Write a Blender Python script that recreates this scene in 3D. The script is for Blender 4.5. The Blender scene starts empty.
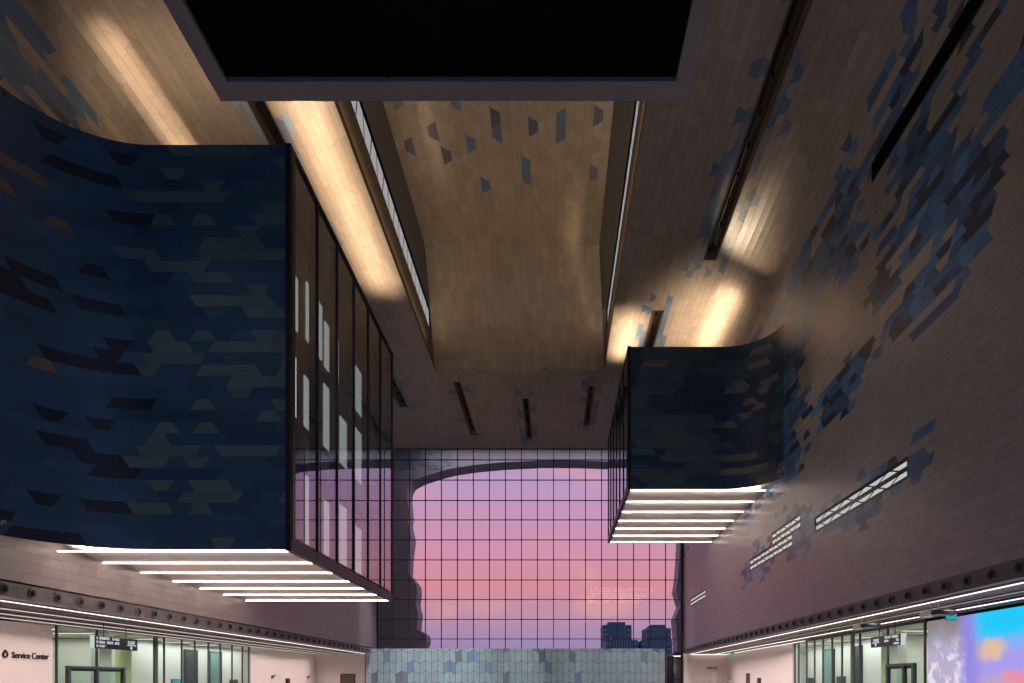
import bpy, math, random
from mathutils import Vector
PI = math.pi
sc = bpy.context.scene
COL = sc.collection
E = 1.6            # eye height above the floor; heights below are given above the eye, Zf() makes them absolute
H = 24.0           # main ceiling above eye
H2 = 30.7          # raised centre panel above eye
YB = 70.6          # glass facade plane
YN = -6.0          # near end of the hall

def taper(x, y):   # the right-hand side of the hall opens slightly towards the facade
    return x * (1 + .0014 * (y - 40)) if x > 0 else x

# ------------------------------------------------------------------ materials
def new_mat(name):
    m = bpy.data.materials.new(name); m.use_nodes = True
    nt = m.node_tree; nt.nodes.clear()
    out = nt.nodes.new('ShaderNodeOutputMaterial')
    return m, nt, out
def N(nt, t, **kw):
    n = nt.nodes.new(t)
    for k, v in kw.items():
        if k in n.inputs.keys(): n.inputs[k].default_value = v
        else: setattr(n, k, v)
    return n
def L(nt, a, b): nt.links.new(a, b)
def c4(c): return (c[0], c[1], c[2], 1)

def plain(name, col, rough=.5, metal=0, var=.12, scale=3.0, spec=.5):
    m, nt, out = new_mat(name)
    b = N(nt, 'ShaderNodeBsdfPrincipled')
    b.inputs['Roughness'].default_value = rough; b.inputs['Metallic'].default_value = metal
    b.inputs['Specular IOR Level'].default_value = spec
    tc = N(nt, 'ShaderNodeTexCoord'); no = N(nt, 'ShaderNodeTexNoise'); no.inputs['Scale'].default_value = scale
    L(nt, tc.outputs['Object'], no.inputs['Vector'])
    mx = N(nt, 'ShaderNodeMix', data_type='RGBA'); mx.blend_type = 'MIX'
    mx.inputs[6].default_value = c4([x * (1 - var) for x in col]); mx.inputs[7].default_value = c4([min(1, x * (1 + var)) for x in col])
    L(nt, no.outputs['Fac'], mx.inputs[0]); L(nt, mx.outputs[2], b.inputs['Base Color']); L(nt, b.outputs[0], out.inputs[0])
    return m
def emit(name, col, s):
    m, nt, out = new_mat(name)
    e = N(nt, 'ShaderNodeEmission'); e.inputs[0].default_value = c4(col); e.inputs[1].default_value = s
    L(nt, e.outputs[0], out.inputs[0]); return m
def tile_mat(name, rough, spec=.5):
    m, nt, out = new_mat(name)
    b = N(nt, 'ShaderNodeBsdfPrincipled'); b.inputs['Specular IOR Level'].default_value = spec
    at = N(nt, 'ShaderNodeAttribute', attribute_name='Col')
    tc = N(nt, 'ShaderNodeTexCoord'); no = N(nt, 'ShaderNodeTexNoise'); no.inputs['Scale'].default_value = 2.2; no.inputs['Detail'].default_value = 4
    mp = N(nt, 'ShaderNodeMapRange'); mp.inputs[3].default_value = .86; mp.inputs[4].default_value = 1.14
    L(nt, tc.outputs['Object'], no.inputs['Vector']); L(nt, no.outputs['Fac'], mp.inputs[0])
    mx = N(nt, 'ShaderNodeMix', data_type='RGBA'); mx.blend_type = 'MULTIPLY'; mx.inputs[0].default_value = 1
    L(nt, at.outputs['Color'], mx.inputs[6]); L(nt, mp.outputs[0], mx.inputs[7])
    L(nt, mx.outputs[2], b.inputs['Base Color'])
    mr = N(nt, 'ShaderNodeMapRange'); mr.inputs[3].default_value = rough - .05; mr.inputs[4].default_value = rough + .05
    L(nt, no.outputs['Fac'], mr.inputs[0]); L(nt, mr.outputs[0], b.inputs['Roughness'])
    L(nt, b.outputs[0], out.inputs[0]); return m
def glass(name, tint, base=.05, gain=.95, rough=.0, power=5.0):
    m, nt, out = new_mat(name)
    tr = N(nt, 'ShaderNodeBsdfTransparent'); tr.inputs[0].default_value = c4(tint)
    gl = N(nt, 'ShaderNodeBsdfGlossy'); gl.inputs['Roughness'].default_value = rough; gl.inputs[0].default_value = (.95, .95, 1, 1)
    lw = N(nt, 'ShaderNodeLayerWeight'); lw.inputs['Blend'].default_value = .5
    p = N(nt, 'ShaderNodeMath', operation='POWER'); p.inputs[1].default_value = power
    L(nt, lw.outputs['Facing'], p.inputs[0])
    ma = N(nt, 'ShaderNodeMath', operation='MULTIPLY_ADD'); ma.inputs[1].default_value = gain; ma.inputs[2].default_value = base
    L(nt, p.outputs[0], ma.inputs[0])
    mx = N(nt, 'ShaderNodeMixShader'); L(nt, ma.outputs[0], mx.inputs[0]); L(nt, tr.outputs[0], mx.inputs[1]); L(nt, gl.outputs[0], mx.inputs[2])
    L(nt, mx.outputs[0], out.inputs[0]); return m

M = {}
M['tile'] = tile_mat('clad_tile', .36)
M['tile_blue'] = tile_mat('glazed_tile', .36)
M['tile_low'] = tile_mat('screen_tile', .3)
M['joint'] = plain('dark_joint', (.09, .075, .07), .8)
M['brown'] = plain('brown_fascia', (.13, .085, .055), .6)
M['grey'] = plain('grey_metal_fascia', (.12, .115, .115), .5)
M['trough'] = plain('trough_brown', (.42, .27, .165), .6)
M['black'] = plain('black_paint', (.012, .012, .013), .6)
M['void'] = plain('black_void', (.003, .003, .003), .9, spec=.1)
M['rim'] = plain('rim_grey', (.27, .25, .28), .55)
M['dark'] = plain('dark_metal', (.03, .03, .035), .4, .3)
M['mull'] = plain('mullion_metal', (.02, .02, .028), .45, .2)
M['copper'] = plain('bronze_trim', (.14, .075, .05), .4, .5)
M['soffit'] = plain('pale_soffit', (.62, .55, .51), .5)
M['soffit_dark'] = plain('slatted_soffit', (.13, .10, .095), .5)
M['shopframe'] = plain('shopfront_frame', (.07, .085, .085), .4, .2)
M['fascia'] = plain('fascia_grey', (.16, .14, .15), .5)
M['pink'] = plain('white_plaster', (.74, .63, .60), .5, var=.03)
M['white'] = plain('white_paint', (.8, .8, .78), .5, var=.03)
M['green'] = plain('grey_green_wall', (.42, .47, .43), .5)
M['celadon'] = plain('yellow_green_column', (.55, .60, .36), .4)
M['beige'] = plain('beige_ceiling', (.62, .58, .48), .6)
M['teal'] = plain('teal_panel', (.16, .30, .30), .25)
M['floor'] = plain('stone_floor', (.36, .34, .34), .25, var=.08, scale=.6)
M['out'] = plain('outer_shell', (.46, .41, .48), .6)
M['dusk'] = plain('facade_return', (.20, .18, .2), .6)
M['ground'] = plain('paving', (.18, .17, .18), .8)
M['tower'] = plain('hazy_tower', (.24, .25, .40), .6)  # blue distance haze is put into the body colour
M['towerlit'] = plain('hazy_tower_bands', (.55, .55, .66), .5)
M['skin'] = plain('skin', (.45, .29, .22), .5)
M['hair'] = plain('dark_hair', (.015, .012, .012), .5)
M['cloth'] = plain('dark_cloth', (.03, .03, .04), .8)
M['strip'] = emit('strip_light', (1, .84, .76), 8)
M['line'] = emit('soffit_line_light', (1, .84, .77), 2.0)
M['line_dim'] = emit('soffit_line_light_dim', (1, .84, .77), .75)
M['line_faint'] = emit('soffit_line_faint', (1, .86, .8), .3)
M['tube'] = emit('office_tube', (1, .96, .84), 1.1)
M['office'] = emit('box_interior_light', (.93, .97, .92), .5)
M['office_bright'] = emit('box_interior_bright', (.95, .98, .90), 1.1)
M['lit'] = emit('lit_window', (.86, .88, .86), .60)
M['lit_warm'] = emit('lit_window_warm', (.95, .90, .85), .68)
M['clere'] = emit('clerestory_glow', (.80, .80, .82), .42)
M['signtext'] = emit('sign_text', (.85, .90, 1), .85)
M['signend'] = emit('sign_end', (.75, .90, .85), .7)
M['exit'] = emit('exit_green', (.05, .55, .25), .8)
M['cyan'] = emit('cyan_lamp', (.03, .55, .60), .7)
M['facade_glass'] = glass('facade_glass', (.985, .985, .99), .015, .5)
M['box_glass'] = glass('box_glass', (.86, .87, .88), .05, .9, power=4.0)
M['shop_glass'] = glass('shop_glass', (.90, .96, .93), .03, .6)

# ------------------------------------------------------------------ mesh building
class MB:
    def __init__(s): s.v = []; s.f = []; s.c = []
    def quad(s, pts, col=None):
        i = len(s.v); s.v += [tuple(p) for p in pts]; s.f.append(tuple(range(i, i + len(pts)))); s.c.append(col)
    def box(s, x0, x1, y0, y1, z0, z1):
        i = len(s.v)
        s.v += [(x, y, z) for z in (z0, z1) for y in (y0, y1) for x in (x0, x1)]
        for f in ((0, 2, 3, 1), (4, 5, 7, 6), (0, 1, 5, 4), (2, 6, 7, 3), (0, 4, 6, 2), (1, 3, 7, 5)):
            s.f.append(tuple(i + k for k in f)); s.c.append(None)
        return s
    def prism(s, poly, a, b, fn):          # polygon extruded between a and b ; fn(u, v, w) gives the point
        n = len(poly); i = len(s.v)
        s.v += [fn(u, v, a) for u, v in poly] + [fn(u, v, b) for u, v in poly]
        s.f.append(tuple(i + k for k in range(n))[::-1]); s.f.append(tuple(i + n + k for k in range(n))); s.c += [None, None]
        for k in range(n):
            s.f.append((i + k, i + (k + 1) % n, i + n + (k + 1) % n, i + n + k)); s.c.append(None)
        return s
    def lathe(s, prof, axis='x', o=(0, 0, 0), n=14):   # prof = (radius, along)
        i = len(s.v)
        for r, a in prof:
            for k in range(n):
                c, d = r * math.cos(2 * PI * k / n), r * math.sin(2 * PI * k / n)
                p = {'x': (a, c, d), 'y': (c, a, d), 'z': (c, d, a)}[axis]
                s.v.append((p[0] + o[0], p[1] + o[1], p[2] + o[2]))
        for j in range(len(prof) - 1):
            for k in range(n):
                s.f.append((i + j * n + k, i + j * n + (k + 1) % n, i + (j + 1) * n + (k + 1) % n, i + (j + 1) * n + k)); s.c.append(None)
        return s
    def cyl(s, x, y, z0, z1, r, n=12):
        return s.lathe([(0.001, z0), (r, z0), (r, z1), (0.001, z1)], 'z', (x, y, 0), n)
    def build(s, name, mat, parent=None, right=False, smooth=False, bevel=0):
        v = [(taper(x, y), y, z) for x, y, z in s.v] if right else s.v
        if parent is not None:
            o = parent
            off = Vector((0, 0, 0))
            while o is not None: off += o.location; o = o.parent
            v = [(x - off.x, y - off.y, z - off.z) for x, y, z in v]
        me = bpy.data.meshes.new(name); me.from_pydata(v, [], s.f); 
        if any(c is not None for c in s.c):
            ca = me.color_attributes.new('Col', 'FLOAT_COLOR', 'CORNER')
            k = 0
            for f, c in zip(s.f, s.c):
                cc = c or (.2, .2, .2)
                for _ in f:
                    ca.data[k].color = (cc[0], cc[1], cc[2], 1); k += 1
        me.materials.append(mat); me.update()
        if smooth:
            for p in me.polygons: p.use_smooth = True
        o = bpy.data.objects.new(name, me); COL.objects.link(o)
        if parent is not None: o.parent = parent
        if bevel:
            b = o.modifiers.new('bevel', 'BEVEL'); b.width = bevel; b.segments = 2; b.limit_method = 'ANGLE'
        return o
def thing(name, label, cat, loc, group=None):
    o = bpy.data.objects.new(name, None); o.empty_display_size = .3; COL.objects.link(o); o.location = loc
    o['label'] = label; o['category'] = cat
    if group: o['group'] = group
    return o
def tag(o, label, cat, group=None):
    o['label'] = label; o['category'] = cat
    if group: o['group'] = group
    return o
def st(o): o['kind'] = 'structure'; return o
def copy_tree(o, loc, label=None):
    r = o.copy(); COL.objects.link(r); r.location = loc
    if label: r['label'] = label
    for ch in list(o.children):
        c = ch.copy(); COL.objects.link(c); c.parent = r
        for g in list(ch.children):
            d = g.copy(); COL.objects.link(d); d.parent = c
    return r

# ------------------------------------------------------------------ value noise
def hsh(i, j, k=0):
    n = (i * 374761393 + j * 668265263 + k * 2147483647 + 12345) & 0xffffffff
    n = ((n ^ (n >> 13)) * 1274126177) & 0xffffffff
    return ((n ^ (n >> 16)) & 0xffff) / 65535.0
def vn(x, y, k=0):
    i, j = math.floor(x), math.floor(y); a, b = x - i, y - j
    a = a * a * (3 - 2 * a); b = b * b * (3 - 2 * b)
    return (hsh(i, j, k) * (1 - a) + hsh(i + 1, j, k) * a) * (1 - b) + (hsh(i, j + 1, k) * (1 - a) + hsh(i + 1, j + 1, k) * a) * b
def sm(a, b, x):
    t = max(0, min(1, (x - a) / (b - a))); return t * t * (3 - 2 * t)

# ------------------------------------------------------------------ trapezoid tiling
TAN = (.41, .335, .275); PINKTAN = (.38, .325, .315)
BLUES = [(.085, .20, .39), (.11, .25, .45), (.07, .14, .28), (.16, .26, .40)]
DARKS = [(.05, .055, .085), (.07, .075, .11)]
def jit(c, r, a=.10):
    k = 1 + (r.random() - .5) * 2 * a
    return (c[0] * k, c[1] * k, c[2] * k)
def subtract(lo, hi, holes):
    iv = [(lo, hi)]
    for a, b in holes:
        nv = []
        for x, y in iv:
            if b <= x or a >= y: nv.append((x, y)); continue
            if a > x: nv.append((x, a))
            if b < y: nv.append((b, y))
        iv = nv
    return iv
def tiles(P, s0, s1, nrows, h, colf, holes=(), LL=.75, skew=.12, seg=9., gap=.009, seed=1, merge=(.62, .27), back=.03, chevron=False):
    """P(s,t,d): point of the surface, d metres behind it. holes: (row0,row1,sa,sb). Returns (tiles, backing)."""
    r = random.Random(seed); T = MB(); B = MB()
    for i in range(nrows):
        t0, t1 = i * h, (i + 1) * h
        iv = subtract(s0, s1, [(a, b) for r0, r1, a, b in holes if r0 <= i <= r1])
        for lo, hi in iv:
            n = max(1, math.ceil((hi - lo) / min(seg, 4.0)))
            for k in range(n):
                a, b = lo + (hi - lo) * k / n, lo + (hi - lo) * (k + 1) / n
                B.quad([P(a, t0, back), P(b, t0, back), P(b, t1, back), P(a, t1, back)])
        g = gap / 2
        pos = s0 - LL * (.7 if chevron else 1 + r.random()); sg = 1 if i % 2 else -1
        while pos < s1:
            m = 1; q = r.random() if not chevron else 0
            if q > merge[0]: m = 2
            if q > merge[0] + merge[1]: m = 3
            nxt = pos + LL * m; sn = -sg if m != 2 else (sg if r.random() < .6 else -sg)
            if chevron: sn = sg
            A0, A1 = pos - sg * skew + g, pos + sg * skew + g
            B0, B1 = nxt - sn * skew - g, nxt + sn * skew - g
            col = colf((pos + nxt) / 2, (t0 + t1) / 2, r)
            for lo, hi in iv:
                lo2, hi2 = lo + g, hi - g
                a0, a1, b0, b1 = [min(max(x, lo2), hi2) for x in (A0, A1, B0, B1)]
                if b0 - a0 < .02 and b1 - a1 < .02: continue
                n = max(1, math.ceil((max(b0, b1) - min(a0, a1)) / seg))
                for k in range(n):
                    f0, f1 = k / n, (k + 1) / n
                    p0 = a0 + (b0 - a0) * f0; p1 = a0 + (b0 - a0) * f1; q0 = a1 + (b1 - a1) * f0; q1 = a1 + (b1 - a1) * f1
                    T.quad([P(p0, t0 + g, 0), P(p1, t0 + g, 0), P(q1, t1 - g, 0), P(q0, t1 - g, 0)], col)
            pos, sg = nxt, sn
    return T, B
def pane_rows(P, rows, h, sa, sb, LL, skew, gap):
    m = MB()
    for i in rows:
        t0, t1 = i * h + gap / 2, (i + 1) * h - gap / 2
        n = max(1, round((sb - sa) / LL)); w = (sb - sa) / n
        sg = 1 if i % 2 else -1
        for k in range(n):
            a, b = sa + k * w, sa + (k + 1) * w
            s_a = sg * (1 if k % 2 else -1); s_b = -s_a
            if k == 0: s_a = 0
            if k == n - 1: s_b = 0
            g = gap / 2
            m.quad([P(a - s_a * skew + g, t0, .02), P(b - s_b * skew - g, t0, .02), P(b + s_b * skew - g, t1, .02), P(a + s_a * skew + g, t1, .02)])
    return m

# =================================================================== SETTING
# ---- left half of the shell: ceiling strip, cove, wall
XL, RL, SLOT_L = -18.1, 2.2, -9.0
XR, RR, SLOT_R = 12.99, 3.0, 3.96
FTOP = 3.3
h = .36
def P_left(s, t, d):
    f = (SLOT_L - (XL + RL)); a = RL * PI / 2
    if t <= f: return (SLOT_L - t, s, E + H + d)
    if t <= f + a:
        th = (t - f) / RL
        return (XL + RL - (RL + d) * math.sin(th), s, E + H - RL + (RL + d) * math.cos(th))
    return (XL - d, s, E + H - RL - (t - f - a))
def P_right(s, t, d):
    f = XR - RR - SLOT_R; a = RR * PI / 2
    if t <= f: x, z = SLOT_R + t, H + d
    elif t <= f + a:
        th = (t - f) / RR; x, z = XR - RR + (RR + d) * math.sin(th), H - RR + (RR + d) * math.cos(th)
    else: x, z = XR + d, H - RR - (t - f - a)
    return (taper(x, s), s, E + z)
F_R = XR - RR - SLOT_R; A_R = RR * PI / 2
F_L = SLOT_L - (XL + RL); A_L = RL * PI / 2

def near_slot(s, t, slots, r):     # blue tiles gather in the rows beside every trough
    for (r0, r1, a, b) in slots:
        i = int(t / h); k = r0 - i if i < r0 else i - r1
        if 0 <= k <= 3 and a - 1.6 < s < b + 1.6:
            if k == 0: return r.random() < .5
            return r.random() < (.68, .34, .10)[k - 1]
    return False

SL_LEFT = [(8, 9, 18.0, 35.2), (10, 11, 52.0, 59.8)]
SL_RIGHT = [(13, 14, 14.0, 38.9), (7, 8, 44.2, 53.0), (31, 32, 10.0, 27.2)]
WIN = [(66, 67, 24.4, 33.4), (64, 65, 35.5, 40.4), (66, 67, 36.8, 45.2), (66, 67, 59.5, 66.5)]

def col_left(s, t, r):
    if t < F_L:                                     # ceiling
        if near_slot(s, t, SL_LEFT, r): return jit(r.choice([(.22, .30, .42), (.28, .36, .47), (.2, .22, .3)]), r)
        return jit(TAN, r)
    z = H - RL - (t - F_L - A_L)
    if t < F_L + A_L:
        if s < 27 and t > F_L + A_L * .75 and r.random() < .35: return jit(r.choice(BLUES), r)
        return jit(TAN, r)
    if 5.3 < z and s < 26:
        if r.random() < .72: return jit(r.choice(BLUES[:3] + DARKS), r)
        return jit(TAN, r, .25)
    return jit(PINKTAN, r, .05)
def zb(y):
    pts = [(0, 17), (14, 15), (18, 12.9), (22, 11.5), (27, 10.5), (34, 9.9), (45, 9.6), (80, 9)]
    for (a, p), (b, q) in zip(pts, pts[1:]):
        if a <= y <= b: return p + (q - p) * (y - a) / (b - a)
    return 12
def col_right(s, t, r):
    if t < F_R + A_R * .8:
        if t > F_R + A_R * .5 and s < 31 and r.random() < .38 * sm(F_R + A_R * .5, F_R + A_R * .7, t): return jit(r.choice(BLUES[:3]), r)
        if near_slot(s, t, SL_RIGHT[:2], r): return jit(r.choice([(.16, .24, .36), (.12, .2, .33), (.22, .28, .38)]), r)
        return jit(TAN, r)
    z = H - RR - (t - F_R - A_R)
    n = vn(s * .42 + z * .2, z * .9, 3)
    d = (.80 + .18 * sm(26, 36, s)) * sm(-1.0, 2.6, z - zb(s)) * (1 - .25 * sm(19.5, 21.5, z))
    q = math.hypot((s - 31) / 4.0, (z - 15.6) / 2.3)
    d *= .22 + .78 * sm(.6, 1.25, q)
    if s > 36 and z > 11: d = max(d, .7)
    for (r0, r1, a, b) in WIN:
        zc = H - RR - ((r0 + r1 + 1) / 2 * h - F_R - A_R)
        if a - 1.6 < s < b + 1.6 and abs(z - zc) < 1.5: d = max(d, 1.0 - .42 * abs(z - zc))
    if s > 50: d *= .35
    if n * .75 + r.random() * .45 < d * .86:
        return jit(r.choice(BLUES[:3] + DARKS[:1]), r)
    return jit(PINKTAN if z < 13 else TAN, r, .06)

T, B = tiles(P_left, 3.0, YB, 80, h, col_left, SL_LEFT, seed=11, LL=.95)
st(T.build('wall_left', M['tile'])); st(B.build('wall_left_backing', M['joint']))
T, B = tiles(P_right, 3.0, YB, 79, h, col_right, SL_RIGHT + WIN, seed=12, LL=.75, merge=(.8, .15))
st(T.build('wall_right', M['tile'])); st(B.build('wall_right_backing', M['joint']))

# ---- raised centre panel falling in an S-curve to the low ceiling before the facade
prof = [(3.0, H2)]
NS = 20; YS0, YS1 = 47.6, 53.0
for k in range(NS + 1):
    u = k / NS; prof.append((YS0 + (YS1 - YS0) * u, H2 - (H2 - H) * (u * u * (3 - 2 * u))))
prof.append((YB, H))
cum = [0]
for (a, b), (c, d) in zip(prof, prof[1:]): cum.append(cum[-1] + math.hypot(c - a, d - b))
def prof_at(s):
    s = max(0, min(cum[-1], s))
    for k in range(len(cum) - 1):
        if s <= cum[k + 1] + 1e-9:
            f = (s - cum[k]) / (cum[k + 1] - cum[k]); a, b = prof[k], prof[k + 1]
            return a[0] + (b[0] - a[0]) * f, a[1] + (b[1] - a[1]) * f
    return prof[-1]
def prof_z(y):
    for a, b in zip(prof, prof[1:]):
        if a[0] <= y <= b[0]: return a[1] + (b[1] - a[1]) * (y - a[0]) / (b[0] - a[0])
    return H
def inner_x(z):   # side edges of the centre panel at height z
    k = (z - H) / (H2 - H); return SLOT_L + .04 * k, SLOT_R - .66 * k
NC = 24; hc = (SLOT_R - SLOT_L) / NC
def P_c(s, t, d):
    y, z = prof_at(s); a, b = inner_x(z); f = t / (NC * hc)
    return (taper(a + (b - a) * f, y), y, E + z + d)
EX = cum[-1] - (YB - 3.0)
SL_C = [(2, 2, 54.8, 66.6), (12, 12, 58.0, 68.4), (22, 22, 55.6, 64.0)]
SL_Cs = [(a, b, y0 - 3 + EX, y1 - 3 + EX) for a, b, y0, y1 in SL_C]
PATCH = []
for x_, y_, c_ in ((433, 126, 0), (497, 120, 0), (500, 127, 1), (542, 127, 0), (574, 127, 1), (407, 152, 0), (447, 158, 0), (474, 148, 1), (488, 187, 1), (535, 172, 1), (607, 113, 0), (600, 177, 2), (463, 103, 1), (395, 103, 2)):
    Y_ = 683 * H2 / (681 - y_); PATCH.append((Y_ - 3, (x_ - 552) * Y_ / 683 - SLOT_L, c_))
def col_c(s, t, r):
    for sy, tx, c_ in PATCH:
        if abs(s - sy) < .62 and abs(t - tx) < hc / 2: return jit([(.11, .11, .13), (.13, .18, .27), (.2, .19, .2)][c_], r)
    for (r0, r1, a, b) in SL_Cs:
        if abs(t - (r0 + r1 + 1) * hc / 2) < 1.0 and a - 1.2 < s < b + 1.2 and r.random() < .38: return jit((.17, .20, .25), r)
    return jit((.40, .305, .215), r)
T, B = tiles(P_c, 0, cum[-1], NC, hc, col_c, SL_Cs, seed=13, seg=.5, merge=(1.1, 0), LL=1.05, skew=.18)
st(T.build('ceiling', M['tile'])); st(B.build('ceiling_backing', M['joint']))

# ---- clerestory sides of the raised panel
def slot_side(side):
    zw0, zw1 = 25.95, 27.4
    br, gr = MB(), MB()
    ys = [3.0] + [6 + k * 2 for k in range(21)] + [47.6 + k * .45 for k in range(13)]
    x0 = SLOT_L if side < 0 else SLOT_R
    def band(mb, za, zb_, xa, xb):
        for y0, y1 in zip(ys, ys[1:]):
            z0, z1 = prof_z(y0), prof_z(y1)
            q = [(xa(y0), y0, E + min(za, z0)), (xa(y1), y1, E + min(za, z1)), (xb(y1), y1, E + min(zb_, z1)), (xb(y0), y0, E + min(zb_, z0))]
            mb.quad(q)
    fx = lambda y: taper(x0, y)
    def ix(y):
        a, b = inner_x(prof_z(y)); return taper(a if side < 0 else b, y)
    band(br, H - .05, zw0, fx, fx)
    dx = .12 * (-1 if side < 0 else 1)
    fr = lambda y: fx(y) + dx
    bw = MB(); band(bw, zw0, zw1, fr, fr); band(bw, zw0, zw0 + .001, fx, fr)
    band(gr, zw1, 40, fx, ix)
    sd = 'left' if side < 0 else 'right'
    n1, n2, n3 = (1, 2, 3) if side < 0 else (4, 5, 6)
    st(br.build('trim_%d' % n1, M['brown'])); st(gr.build('trim_%d' % n2, M['grey'])); st(bw.build('trim_%d' % n3, M['dark']))
    pn = MB(); y = 8.0; k = 0
    xx = lambda y: fx(y) + dx * .75
    while y < 50.2:
        w = 1.25; s = .16 * (1 if k % 2 else -1)
        a, b = y + .08, y + w - .08
        pn.quad([(xx(y), a - s, E + zw0 + .12), (xx(y), b + s, E + zw0 + .12), (xx(y), b - s, E + zw1 - .12), (xx(y), a + s, E + zw1 - .12)])
        y += w; k += 1
    w = st(pn.build('window_%d' % (2 if side < 0 else 3), M['clere']))
slot_side(-1); slot_side(1)

# ---- hall shell behind everything: roof, floor, outer walls, near end
st(MB().box(-34, 30, YN - 2, YB + .3, E + 31.6, E + 32.2).build('ceiling_roof', M['joint']))
st(MB().box(-34, 30, YN - 2, YB + .4, -.4, 0).build('floor', M['floor']))
st(MB().box(-34, -33.6, YN - 2, YB, 0, E + 32).build('wall_outer_left', M['joint']))
st(MB().box(29.6, 30, YN - 2, YB, 0, E + 32).build('wall_outer_right', M['joint']))
m = MB(); m.box(XL - .5, XL - .1, YN, 3.0, E + FTOP, E + H); m.box(XL - .4, SLOT_L, YN, 3, E + H, E + H + .1)
st(m.build('wall_near_left', M['pink']))
m = MB(); m.box(12.45, 12.9, YN, 3.0, E + FTOP, E + H); m.box(SLOT_R, 12.8, YN, 3, E + H, E + H + .1)
st(m.build('wall_near_right', M['pink']))
st(MB().box(SLOT_L - .3, SLOT_R + .1, YN, 3, E + H2, E + H2 + .1).build('ceiling_near', M['pink']))

# ---- lower soffits, fascias and the storefront planes
SXL, SXR = -23.8, 17.15
m = MB(); m.box(-18.45, XL + .0, 3, YB - .8, E + 2.78, E + FTOP)
st(m.build('trim_fascia_left', M['fascia']))
m = MB(); m.box(-33, -18.4, YN, YB - .8, E + 2.80, E + 2.95)
for k in range(11): m.box(-18.9 - k * .46, -18.75 - k * .46, 3, YB - 1.6, E + 2.765, E + 2.80)
st(m.build('ceiling_soffit_left', M['soffit_dark']))
m = MB()
ysg = [3 + k * 7.5 for k in range(10)]
for a, b in zip(ysg, ysg[1:]):
    b = min(b, YB - .6)
    m.box(XR, XR + .35, a, b, E + 2.78, E + FTOP)
st(m.build('trim_fascia_right', M['fascia'], right=True))
m = MB(); m.box(XR + .3, 29, YN, YB - .6, E + 2.80, E + 2.95)
for k in range(5): m.box(XR + 1.9 + k * .46, XR + 2.05 + k * .46, 3, YB - 1.6, E + 2.765, E + 2.80)
st(m.build('ceiling_soffit_right', M['soffit_dark'], right=True))

# end walls of the two side aisles
m = MB(); m.box(SXL, -18.2, 69.0, 69.3, 0, E + 2.8); st(m.build('wall_end_left', M['pink']))
m = MB(); m.box(12.85, SXR + .2, 69.4, 69.7, 0, E + 2.8); m.box(12.8, 13.4, 69.0, 69.4, 0, E + 2.78)
st(m.build('wall_end_right', M['pink'], right=True))
# aisle side walls: sign panel, glazed bays, plaster
rp = []
for a in range(7):
    th = PI / 2 * a / 6; rp.append((32.55 - .35 + .35 * math.sin(th), E + 2.62 - .35 + .35 * math.cos(th)))
poly = [(8, 0), (8, E + 2.62)] + rp + [(32.55, 0)]
st(MB().prism(poly, SXL, SXL - .25, lambda u, v, w: (w, u, v)).build('wall_service_panel', M['pink']))
m = MB(); m.box(SXL - .25, SXL, 54.0, 69.2, 0, E + 2.8); m.box(SXL, SXL + .12, 53.7, 57.0, 0, E + 2.74)
st(m.build('wall_aisle_left', M['pink']))
m = MB(); m.box(SXR, SXR + .25, 49.0, 69.6, 0, E + 2.8); m.box(SXR - .12, SXR, 48.9, 51.4, 0, E + 2.74)
st(m.build('wall_aisle_right', M['pink'], right=True))

def storefront(name, label, X, y0, y1, ys, wide, right):
    sgn = -1 if not right else 1
    fr = MB()
    for y in ys:
        w = .16 if y in wide else .02
        fr.box(X - .06, X + .06, y - w, y + w, 0, E + 2.8)
    fr.box(X - .07, X + .07, y0, y1, 0, .12); fr.box(X - .07, X + .07, y0, y1, E + 2.66, E + 2.8)
    gl = MB().box(X - .01, X + .01, y0, y1, .12, E + 2.66)
    o = thing(name, '', '', (0, (y0 + y1) / 2, 0)); del o['label']; del o['category']; st(o)
    fr.build('window_frame', M['shopframe'], o, right); gl.build('glazing', M['shop_glass'], o, right)
    return o
storefront('window_4', '', SXL, 32.7, 53.7, [32.8, 35.7, 41.0, 41.9, 43.9, 45.5, 47.3, 49.0, 50.8, 52.5, 53.6], [41.0], False)
storefront('window_5', '', SXR, 30.9, 48.9, [31, 34.6, 38.9, 37.9, 40.4, 41.9, 43.4, 44.9, 46.4, 48.0, 48.8], [38.9], True)

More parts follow.
